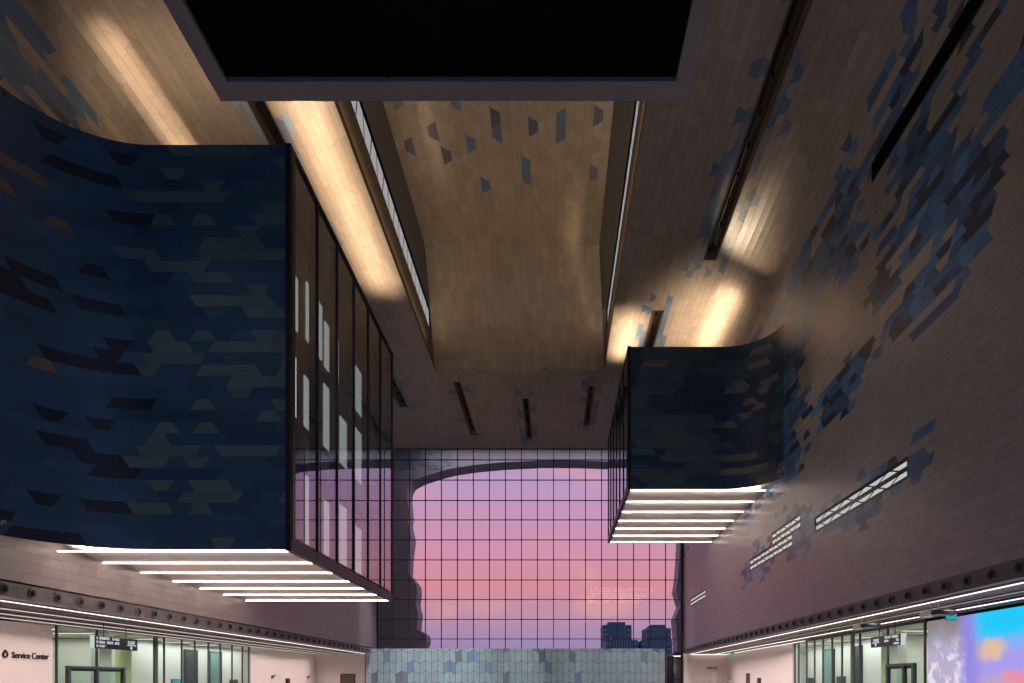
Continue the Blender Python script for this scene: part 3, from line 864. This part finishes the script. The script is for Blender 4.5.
line('bright light line deep in the right soffit, before the video wall', XR + 2.75, 4, 68.8, 2.74, .022, M['line'], True)
line('short light line where the right soffit meets the far plaster wall', SXR - .25, 46.0, 68.8, 2.74, .03, M['line'], True)
o = thing('line_light', 'light line across the far end of the right soffit', 'light', (15.5, 69.2, E + 2.7))
MB().box(13.6, 17.0, 69.15, 69.25, E + 2.66, E + 2.71).build('diffuser', M['line'], o, True)
MB().box(13.6, 17.0, 69.12, 69.28, E + 2.71, E + 2.762).build('profile', M['fascia'], o, True)

# round air jets in the fascias
def jet(label, loc, sgn, group):
    o = thing('round_air_vent', label, 'vent', loc, group)
    x, y, z = loc
    MB().lathe([(.175, 0), (.175, sgn * .05), (.15, sgn * .075), (.12, sgn * .05), (.11, -sgn * .02 + sgn * .03)], 'x', (x, y, z), 14).build('vent_ring', M['grey'], o, smooth=True)
    MB().lathe([(.11, sgn * .02), (.10, sgn * .07), (.06, sgn * .115), (.001, sgn * .125)], 'x', (x, y, z), 14).build('vent_cup', M['black'], o, smooth=True)
    return o
j = jet('round dark air vent in the long row on the left fascia', (XL, 20.1, E + 3.05), 1, 'air vents along the left fascia')
for k in range(1, 40): copy_tree(j, (XL, 20.1 + 1.22 * k, E + 3.05))
j = jet('round dark air vent in the long row on the right fascia', (taper(XR, 15.96), 15.96, E + 3.05), -1, 'air vents along the right fascia')
for k in range(1, 44):
    y = 15.96 + 1.2 * k; copy_tree(j, (taper(XR, y), y, E + 3.05))

# exit sign, projectors under the right soffit
def projector(label, x, y):
    X = taper(x, y)
    o = thing('ceiling_projector', label, 'projector', (X, y, E + 2.1), 'projectors under the right soffit')
    for d in (-.25, .25): MB().cyl(X - .2, y + d, E + 2.5, E + 2.8, .025, 6).build('hanger', M['white'], o)
    bd = MB().box(X - .45, X + .35, y - .4, y + .35, E + 2.36, E + 2.52).build('body', M['dark'], o, bevel=.03)
    MB().box(X - .6, X - .35, y - .2, y + .3, E + 2.30, E + 2.52).build('mount', M['white'], o, bevel=.02)
    MB().lathe([(.001, 0), (.09, 0), (.09, .12), (.07, .14), (.001, .14)], 'x', (X + .33, y, E + 2.44), 12).build('lens', M['black'], bd)
projector('black projector under the right soffit, nearer the video wall', 14.3, 24.6)
projector('black projector under the right soffit, nearer the hanging sign', 14.3, 30.4)
def exit_sign(label, x0, x1, y, z0, z1, mat):
    o = thing('exit_sign', label, 'sign', ((x0 + x1) / 2, y, E + z0))
    MB().box(x0, x1, y, y + .05, E + z0, E + z1).build('lit_face', mat, o)
    MB().box(x0 - .02, x1 + .02, y + .05, y + .1, E + z0 - .02, E + z1 + .02).build('housing', M['dark'], o)
    MB().cyl((x0 + x1) / 2, y + .07, E + z1, E + 2.8, .015, 6).build('rod', M['dark'], o)
exit_sign('small cyan lit sign hanging beside the projector near the video wall', 14.62, 15.0, 25.3, 2.28, 2.48, M['cyan'])
exit_sign('small green lit sign at the far end of the right soffit', 16.75, 17.15, 64.0, 2.42, 2.62, M['exit'])

# =================================================================== VIDEO WALL
def screen_mat():
    m, nt, out = new_mat('video_image')
    tc = N(nt, 'ShaderNodeTexCoord'); sp = N(nt, 'ShaderNodeSeparateXYZ'); L(nt, tc.outputs['Object'], sp.inputs[0])
    Yc, Zc = sp.outputs[1], sp.outputs[2]
    def noise(scale, detail=4, dist=0.):
        n = N(nt, 'ShaderNodeTexNoise'); n.inputs['Scale'].default_value = scale; n.inputs['Detail'].default_value = detail; n.inputs['Distortion'].default_value = dist
        L(nt, tc.outputs['Object'], n.inputs['Vector']); return n.outputs['Fac']
    def rng(x, a, b, c=0, d=1):
        n = N(nt, 'ShaderNodeMapRange', interpolation_type='SMOOTHSTEP'); n.inputs[1].default_value = a; n.inputs[2].default_value = b; n.inputs[3].default_value = c; n.inputs[4].default_value = d
        L(nt, x, n.inputs[0]); return n.outputs[0]
    def op(o_, a, b):
        n = N(nt, 'ShaderNodeMath', operation=o_)
        for i, v in enumerate((a, b)):
            if isinstance(v, (int, float)): n.inputs[i].default_value = v
            else: L(nt, v, n.inputs[i])
        return n.outputs[0]
    def mix(f, a, b):
        n = N(nt, 'ShaderNodeMix', data_type='RGBA')
        if isinstance(f, float): n.inputs[0].default_value = f
        else: L(nt, f, n.inputs[0])
        for i, v in ((6, a), (7, b)):
            if isinstance(v, tuple): n.inputs[i].default_value = c4(v)
            else: L(nt, v, n.inputs[i])
        return n.outputs[2]
    n1 = noise(1.1); n2 = noise(3.5, 6, .6); n3 = noise(.6, 2)
    yy = op('ADD', Yc, op('MULTIPLY', op('SUBTRACT', n1, .5), .9))
    zz = op('ADD', Zc, op('MULTIPLY', op('SUBTRACT', n1, .5), .8))
    far = mix(rng(zz, 2.6, 4.3), (.50, .45, .62), (.27, .23, .24))
    bl = op('MULTIPLY', rng(noise(1.9, 7, .4), .45, .62), rng(zz, 3.7, 2.4))
    far = mix(bl, far, (.86, .80, .92))
    bl2 = op('MULTIPLY', rng(noise(4.0, 5, .5), .56, .70), rng(zz, 3.3, 2.3))
    far = mix(op('MULTIPLY', bl2, .6), far, (.80, .42, .58))
    near = mix(rng(zz, 2.5, 3.6), (.42, .36, .88), (.02, .62, 1.0))
    near = mix(op('MULTIPLY', rng(zz, 2.0, 1.6), .8), near, (.55, .42, .55))
    def blob(near_, cy, cz, ry, rz, col):
        d = op('ADD', op('POWER', op('DIVIDE', op('SUBTRACT', yy, cy), ry), 2.0), op('POWER', op('DIVIDE', op('SUBTRACT', zz, cz), rz), 2.0))
        return mix(rng(d, 3.0, .0), near_, col)
    near = blob(near, 26.1, 2.8, .8, .32, (.80, .55, .36))
    near = blob(near, 24.2, 1.72, .9, .25, (.90, .30, .42))
    edge = mix(rng(yy, 27.6, 26.2), (.32, .26, .80), near)
    img = mix(rng(yy, 28.4, 27.4), far, edge)
    e = N(nt, 'ShaderNodeEmission'); L(nt, img, e.inputs[0]); e.inputs[1].default_value = .95
    L(nt, e.outputs[0], out.inputs[0]); return m
o = thing('video_wall', 'large colourful video wall glowing cyan and violet under the right soffit', 'screen', (taper(SXR, 20), 0, 0))
MB().box(SXR - .1, SXR - .06, 14, 30.6, .35, E + 2.66).build('screen', screen_mat(), o, True)
MB().box(SXR - .06, SXR + .2, 13.9, 30.6, .25, E + 2.7).build('housing', M['dark'], o, True)
MB().box(SXR - .08, SXR + .2, 8, 13.9, 0, E + 2.8).build('end_panel', M['pink'], o, True)

# =================================================================== SIGNS
def text(body, loc, rot, size_x, cap, mat, parent=None, ext=.015, bold=0.):
    cu = bpy.data.curves.new(body, 'FONT'); cu.body = body; cu.size = 1; cu.extrude = ext; cu.offset = bold
    ob = bpy.data.objects.new('lettering', cu); COL.objects.link(ob)
    bpy.context.view_layer.update()
    dx, dy = ob.dimensions.x, ob.dimensions.y
    me = bpy.data.meshes.new_from_object(ob.evaluated_get(bpy.context.evaluated_depsgraph_get()))
    bpy.data.objects.remove(ob)
    o = bpy.data.objects.new('lettering', me); COL.objects.link(o)
    k = size_x / dx; kz = cap / .72
    for v in me.vertices: v.co.x *= k; v.co.y *= kz
    me.materials.clear(); me.materials.append(mat)
    o.location = loc; o.rotation_euler = rot
    if parent is not None: o.parent = parent
    return o
sg = thing('service_center_sign', 'black Service Center lettering with round emblem on pale plaster panel', 'sign', (SXL + .02, 30.8, E + 1.08))
yt, zt_ = 30.07, E + 1.02
text('Service Center', (0, yt - 30.8, zt_ - (E + 1.08)), (PI / 2, 0, PI / 2), 2.2, .28, M['black'], sg, bold=.012)
# emblem: ring with a pointed top and a leaf-shaped hollow
ring = []; nn = 28
cy, cz = 29.70, E + 1.16
out_, in_ = [], []
for k in range(nn):
    a = 2 * PI * k / nn + PI / 2
    pk = max(0, math.cos(a - PI / 2)) ** 8
    out_.append((cy + math.cos(a) * .15, cz + math.sin(a) * (.145 + .06 * pk)))
    in_.append((cy + .015 + math.cos(a) * .085, cz + math.sin(a) * (.09 + .05 * pk) - .01))
m = MB()
for k in range(nn):
    q = (k + 1) % nn
    m.quad([(SXL + .05, *out_[k]), (SXL + .05, *out_[q]), (SXL + .05, *in_[q]), (SXL + .05, *in_[k])])
    m.quad([(SXL + .05, *out_[k]), (SXL + .05, *out_[q]), (SXL, *out_[q]), (SXL, *out_[k])])
    m.quad([(SXL + .05, *in_[k]), (SXL + .05, *in_[q]), (SXL, *in_[q]), (SXL, *in_[k])])
m.build('emblem', M['black'], sg)

def hanging_sign(label, x, y0, y1, z0, z1, sgn, blocks, arrow):
    """sgn: direction its face looks (+1 = towards +X)"""
    o = thing('hanging_sign', label, 'sign', (x, (y0 + y1) / 2, E + z0))
    MB().box(x - .08, x + .08, y0 + .06, y1, E + z0, E + z1).build('sign_board', M['dark'], o, bevel=.01)
    MB().box(x - .085, x + .085, y0, y0 + .07, E + z0 - .01, E + z1 + .01).build('end_cap', M['signend'], o)
    for q in (.25, .75): MB().cyl(x, y0 + (y1 - y0) * q, E + z1, E + 2.8, .02, 6).build('hanger', M['dark'], o)
    m = MB(); X = x + sgn * .09
    r = random.Random(3)
    def bar(ya, yb2, za, zb2): m.box(min(X, X + sgn * .006), max(X, X + sgn * .006), ya, yb2, E + za, E + zb2)
    for (f0, f1, g0, g1) in blocks:
        a, b = y0 + (y1 - y0) * f0, y0 + (y1 - y0) * f1; c, d = z0 + (z1 - z0) * g0, z0 + (z1 - z0) * g1
        n = max(1, round((b - a) / (.95 * (d - c))))
        w = (b - a) / n
        for k in range(n):    # each character a small cluster of strokes
            p = a + k * w; q = p + w * .84
            for z_ in (0, .42, .84): 
                if r.random() < .85: bar(p, q - r.random() * w * .3, c + (d - c) * z_, c + (d - c) * (z_ + .18))
            bar(p + w * .1, p + w * .24, c, d)
            if r.random() < .7: bar(q - w * .2, q - w * .06, c, d)
    fa, g0, g1 = arrow
    ya = y0 + (y1 - y0) * fa; za, zb2 = z0 + (z1 - z0) * g0, z0 + (z1 - z0) * g1
    bar(ya - .022, ya + .022, za + .05, zb2)
    fn = lambda u, v, w: (X + w, ya + u, E + za + v)
    m.prism([(0, 0), (.1, .1), (.06, .12), (0, .06), (-.06, .12), (-.1, .1)], 0, sgn * .006, fn)
    m.build('sign_text', M['signtext'], o)
hanging_sign('dark hanging direction sign with white text before the left storefront', -21.5, 31.9, 35.3, 1.55, 2.14, 1,
             [(.12, .34, .72, .92), (.40, .56, .72, .92), (.06, .1, .72, .92), (.12, .24, .40, .60), (.28, .42, .40, .60), (.46, .56, .40, .60), (.06, .1, .40, .60), (.12, .26, .10, .27), (.06, .1, .10, .27), (.76, .93, .52, .78), (.74, .96, .38, .46)], (.84, .06, .36))
hanging_sign('dark hanging direction sign with white text before the right storefront', 15.95, 31.0, 34.0, 1.65, 2.16, -1,
             [(.10, .3, .72, .92), (.34, .52, .72, .92), (.08, .16, .40, .62), (.40, .54, .40, .60), (.08, .24, .1, .27), (.72, .92, .52, .78), (.70, .95, .38, .46)], (.82, .06, .36))
# small dark lettering on the far right plaster wall
o = thing('wall_lettering', 'small dark lettering on the far end plaster wall of the right aisle', 'sign', (taper(15.5, 69.4), 69.4, E + 1.25))
m = MB(); r = random.Random(8)
for k in range(5):
    x = 15.12 + k * .21
    for z_ in (0, .09, .18): m.box(x, x + .15 - r.random() * .05, 69.36, 69.4, E + 1.2 + z_, E + 1.235 + z_)
    m.box(x + .01, x + .045, 69.36, 69.4, E + 1.2, E + 1.41)
    if k != 2: m.box(x + .11, x + .145, 69.36, 69.4, E + 1.2, E + 1.41)
m.build('characters', M['black'], o, True)

# =================================================================== PERSON by the far right wall
def person(label, x, y, hgt):
    root = thing('person', label, 'person', (x, y, 0))
    k = hgt / 1.75
    J = {'pel': (0, 0, .95), 'wst': (0, .01, 1.10), 'chs': (0, .0, 1.32), 'nk': (0, .01, 1.48), 'hd0': (0, -.01, 1.56), 'hd1': (0, -.02, 1.64), 'hd2': (0, .0, 1.71),
         'shl': (-.19, 0, 1.41), 'ell': (-.25, .02, 1.13), 'wrl': (-.25, -.08, .90), 'hnl': (-.24, -.12, .80),
         'shr': (.19, 0, 1.41), 'elr': (.25, .02, 1.13), 'wrr': (.25, -.06, .90), 'hnr': (.24, -.10, .80),
         'hpl': (-.10, 0, .90), 'knl': (-.11, -.03, .50), 'anl': (-.11, .02, .09), 'tol': (-.12, -.16, .035),
         'hpr': (.10, 0, .90), 'knr': (.11, -.01, .50), 'anr': (.11, .06, .09), 'tor': (.12, -.12, .035)}
    Rd = {'pel': .14, 'wst': .12, 'chs': .15, 'nk': .055, 'hd0': .07, 'hd1': .095, 'hd2': .075, 'shl': .065, 'ell': .045, 'wrl': .03, 'hnl': .035, 'shr': .065, 'elr': .045, 'wrr': .03, 'hnr': .035,
          'hpl': .095, 'knl': .06, 'anl': .04, 'tol': .035, 'hpr': .095, 'knr': .06, 'anr': .04, 'tor': .035}
    Ed = [('pel', 'wst'), ('wst', 'chs'), ('chs', 'nk'), ('nk', 'hd0'), ('hd0', 'hd1'), ('hd1', 'hd2'), ('chs', 'shl'), ('shl', 'ell'), ('ell', 'wrl'), ('wrl', 'hnl'), ('chs', 'shr'), ('shr', 'elr'), ('elr', 'wrr'), ('wrr', 'hnr'),
          ('pel', 'hpl'), ('hpl', 'knl'), ('knl', 'anl'), ('anl', 'tol'), ('pel', 'hpr'), ('hpr', 'knr'), ('knr', 'anr'), ('anr', 'tor')]
    def skin(name, names, extra, mat, rootn):
        idx = {n: i for i, n in enumerate(names)}
        me = bpy.data.meshes.new(name)
        me.from_pydata([tuple(c * k for c in J[n]) for n in names], [(idx[a], idx[b]) for a, b in Ed if a in idx and b in idx], [])
        o = bpy.data.objects.new(name, me); COL.objects.link(o); o.parent = root
        md = o.modifiers.new('skin', 'SKIN'); md.use_smooth_shade = True
        for n in names:
            sv = me.skin_vertices[0].data[idx[n]]; rr = (Rd[n] + extra) * k; sv.radius = (rr, rr); sv.use_root = (n == rootn)
        s2 = o.modifiers.new('sub', 'SUBSURF'); s2.levels = 2; s2.render_levels = 2
        me.materials.append(mat); return o
    body = skin('body', list(J), 0, M['skin'], 'pel')
    skin('jacket', ['wst', 'chs', 'shl', 'ell', 'wrl', 'shr', 'elr', 'wrr'], .018, M['cloth'], 'chs')
    skin('trousers', ['pel', 'hpl', 'knl', 'anl', 'hpr', 'knr', 'anr'], .016, M['cloth'], 'pel')
    f = MB()
    for q in range(7):
        pass
    f.lathe([(.001, 1.785 * k), (.055 * k, 1.775 * k), (.09 * k, 1.735 * k), (.104 * k, 1.68 * k), (.10 * k, 1.62 * k), (.085 * k, 1.58 * k)], 'z', (x, y + .02, 0), 16)
    hr = f.build('hair', M['hair'], root, smooth=True)
person('dark haired person in dark clothes standing before the right plaster wall', 15.75, 60.5, 1.78)

# =================================================================== LIGHT
UP = (PI, 0, 0); WARM = (1, .76, .51); NEUT = (1, .86, .80)
def spot(name, loc, tgt, power, ang, blend, col, rad=.08):
    ld = bpy.data.lights.new(name, 'SPOT'); ld.energy = power; ld.spot_size = ang; ld.spot_blend = blend; ld.color = col; ld.shadow_soft_size = rad
    o = bpy.data.objects.new(name, ld); COL.objects.link(o); o.location = loc
    o.rotation_euler = (Vector(tgt) - Vector(loc)).to_track_quat('-Z', 'Y').to_euler(); return o
# uplights standing on the roofs of the two boxes
area('uplight_left_box_edge', (-10.3, 33.6, E + 19.4), UP, 0.4, 16.5, 310, WARM, .75)
area('uplight_left_box_cove', (-16.5, 28.3, E + 19.5), UP, .15, 6.5, 30, WARM, .38)
spot('uplight_left_box_cove', (-14.6, 26.0, E + 19.5), (-14.6, 27.5, E + 24), 520, 2.2, 1, WARM)
area('uplight_right_box_edge', (5.2, 46.5, E + 20.2), (PI + .12, 0, 0), .4, 9.0, 240, WARM, .9)
area('uplight_right_box_wall', (10.9, 45.6, E + 20.3), UP, .3, 8.0, 130, WARM, .7)
spot('uplight_right_box_wall', (10.9, 41.8, E + 20.3), (10.85, 36.2, E + 24), 900, .75, 1, WARM)
area('uplight_right_box_roof', (9.4, 45.6, E + 20.3), UP, 1.0, 8.0, 230, WARM, 1.9)
# one spot without fixture, added to brighten the far end of the raised panel
spot('panel_fill', (-2.8, 14.5, E + 15.8), (-2.8, 49, E + 27.5), 1700, .5, 1, WARM)
area('cove_left_slot', (-8.85, 27.0, E + 24.2), (0, -2.5, 0), .15, 44, 270, WARM, PI)
area('cove_right_slot', (3.8, 27.0, E + 24.2), (0, 2.5, 0), .15, 44, 290, WARM, PI)
# trough spots light the floor
for n_, (x, y) in enumerate(((-7.3, 60), (-2.1, 62), (3.0, 60), (-12, 28), (9, 24), (9, 32), (-12, 20))):
    spot('trough_spot', (x, y, E + 24.2), (x, y - 1, 0), 900, 1.1, .6, NEUT)
for x in (-15, -11, -6, 0, 6, 10):
    spot('screen_wash', (x, 61.5, E + 23.9), (x, 67.9, 3.2), 22000 if x < -4 else 11000, .5, .7, (.92, .97, 1))
area('portal_fill', (-1.5, 73.4, E + 25.9), (0, 0, 0), 24, 2.5, 520, (.93, .9, 1), PI)  # added lamp, unseen, brightens the inner face of the entrance shell
for nm, x, y0, y1 in (('aisle_left', -19.5, 10, 67), ('aisle_left', -21.3, 10, 67), ('aisle_left', -22.8, 10, 67), ('aisle_right', 14.2, 10, 67), ('aisle_right', 15.4, 10, 67), ('aisle_right', 16.3, 10, 67)):
    area('downlight_' + nm, (x, (y0 + y1) / 2, E + 2.7), (0, 0, 0), .3, y1 - y0, 900, NEUT, 2.1)
for nm, x, yc, ln in (('left_entry', SXL - 4.0, 38.0, 7), ('right_entry', SXR + 4.2, 35.2, 6)):
    area('office_' + nm, (x, yc, E + 2.5), (0, 0, 0), 6, ln, 230, (1, .97, .85), PI)
for nm, x, yc, ln in (('left_lobby', SXL - 1.4, 50.5, 15), ('right_lobby', SXR + 1.5, 46.5, 14)):
    area('office_' + nm, (x, yc, E + 2.5), (0, 0, 0), 1.8, ln, 300, (1, .98, .93), PI)

# sky at dusk: pink towards the facade, deep blue behind
w = bpy.data.worlds.new('dusk'); sc.world = w; w.use_nodes = True
nt = w.node_tree; nt.nodes.clear()
out = N(nt, 'ShaderNodeOutputWorld'); bg = N(nt, 'ShaderNodeBackground'); L(nt, bg.outputs[0], out.inputs[0])
tc = N(nt, 'ShaderNodeTexCoord'); sp = N(nt, 'ShaderNodeSeparateXYZ'); L(nt, tc.outputs['Generated'], sp.inputs[0])
def s2l(c): return tuple(((x / 255) / 12.92 if x <= 10 else ((x / 255 + .055) / 1.055) ** 2.4) for x in c) + (1,)
rp = N(nt, 'ShaderNodeValToRGB'); cr = rp.color_ramp
stops = [(0.0, (140, 122, 168)), (.06, (160, 136, 174)), (.10, (192, 142, 166)), (.135, (212, 141, 154)), (.20, (204, 146, 176)), (.29, (184, 152, 192)), (.45, (120, 112, 165)), (1.0, (40, 50, 90))]
cr.elements[0].position = 0; cr.elements[0].color = s2l(stops[0][1]); cr.elements[1].position = 1; cr.elements[1].color = s2l(stops[-1][1])
for p, c in stops[1:-1]:
    e = cr.elements.new(p); e.color = s2l(c)
L(nt, sp.outputs[2], rp.inputs[0])
no = N(nt, 'ShaderNodeTexNoise'); no.inputs['Scale'].default_value = 9; no.inputs['Detail'].default_value = 3
mpn = N(nt, 'ShaderNodeMapping'); mpn.inputs['Scale'].default_value = (1, 1, 1.6); L(nt, tc.outputs['Generated'], mpn.inputs[0]); L(nt, mpn.outputs[0], no.inputs['Vector'])
mr = N(nt, 'ShaderNodeMapRange', interpolation_type='SMOOTHSTEP'); mr.inputs[1].default_value = .56; mr.inputs[2].default_value = .72; mr.inputs[4].default_value = .55; L(nt, no.outputs['Fac'], mr.inputs[0])
mx = N(nt, 'ShaderNodeMix', data_type='RGBA'); L(nt, mr.outputs[0], mx.inputs[0]); L(nt, rp.outputs[0], mx.inputs[6]); mx.inputs[7].default_value = s2l((222, 160, 160))
m2 = N(nt, 'ShaderNodeMapRange', interpolation_type='SMOOTHSTEP'); m2.inputs[1].default_value = .35; m2.inputs[2].default_value = -.25; L(nt, sp.outputs[1], m2.inputs[0])
mx2 = N(nt, 'ShaderNodeMix', data_type='RGBA'); L(nt, m2.outputs[0], mx2.inputs[0]); L(nt, mx.outputs[2], mx2.inputs[6]); mx2.inputs[7].default_value = (.078, .132, .21, 1)
L(nt, mx2.outputs[2], bg.inputs[0]); bg.inputs[1].default_value = 1.08

# =================================================================== CAMERA
cd = bpy.data.cameras.new('camera'); cd.sensor_fit = 'HORIZONTAL'; cd.sensor_width = 36; cd.lens = 36 * 683 / 1024.
cd.shift_x = -(552 - 512) / 1024.; cd.shift_y = (681 - 341.5) / 1024.; cd.clip_end = 3000; cd.clip_start = .1
cam = bpy.data.objects.new('camera', cd); COL.objects.link(cam); cam.location = (0, 0, E); cam.rotation_euler = (PI / 2, 0, 0)
sc.camera = cam
vs = sc.view_settings; vs.view_transform = 'Standard'; vs.look = 'None'; vs.exposure = 0; vs.gamma = 1; vs.use_curve_mapping = False
sc.cycles.use_denoising = True
sc.cycles.max_bounces = 8; sc.cycles.transparent_max_bounces = 16
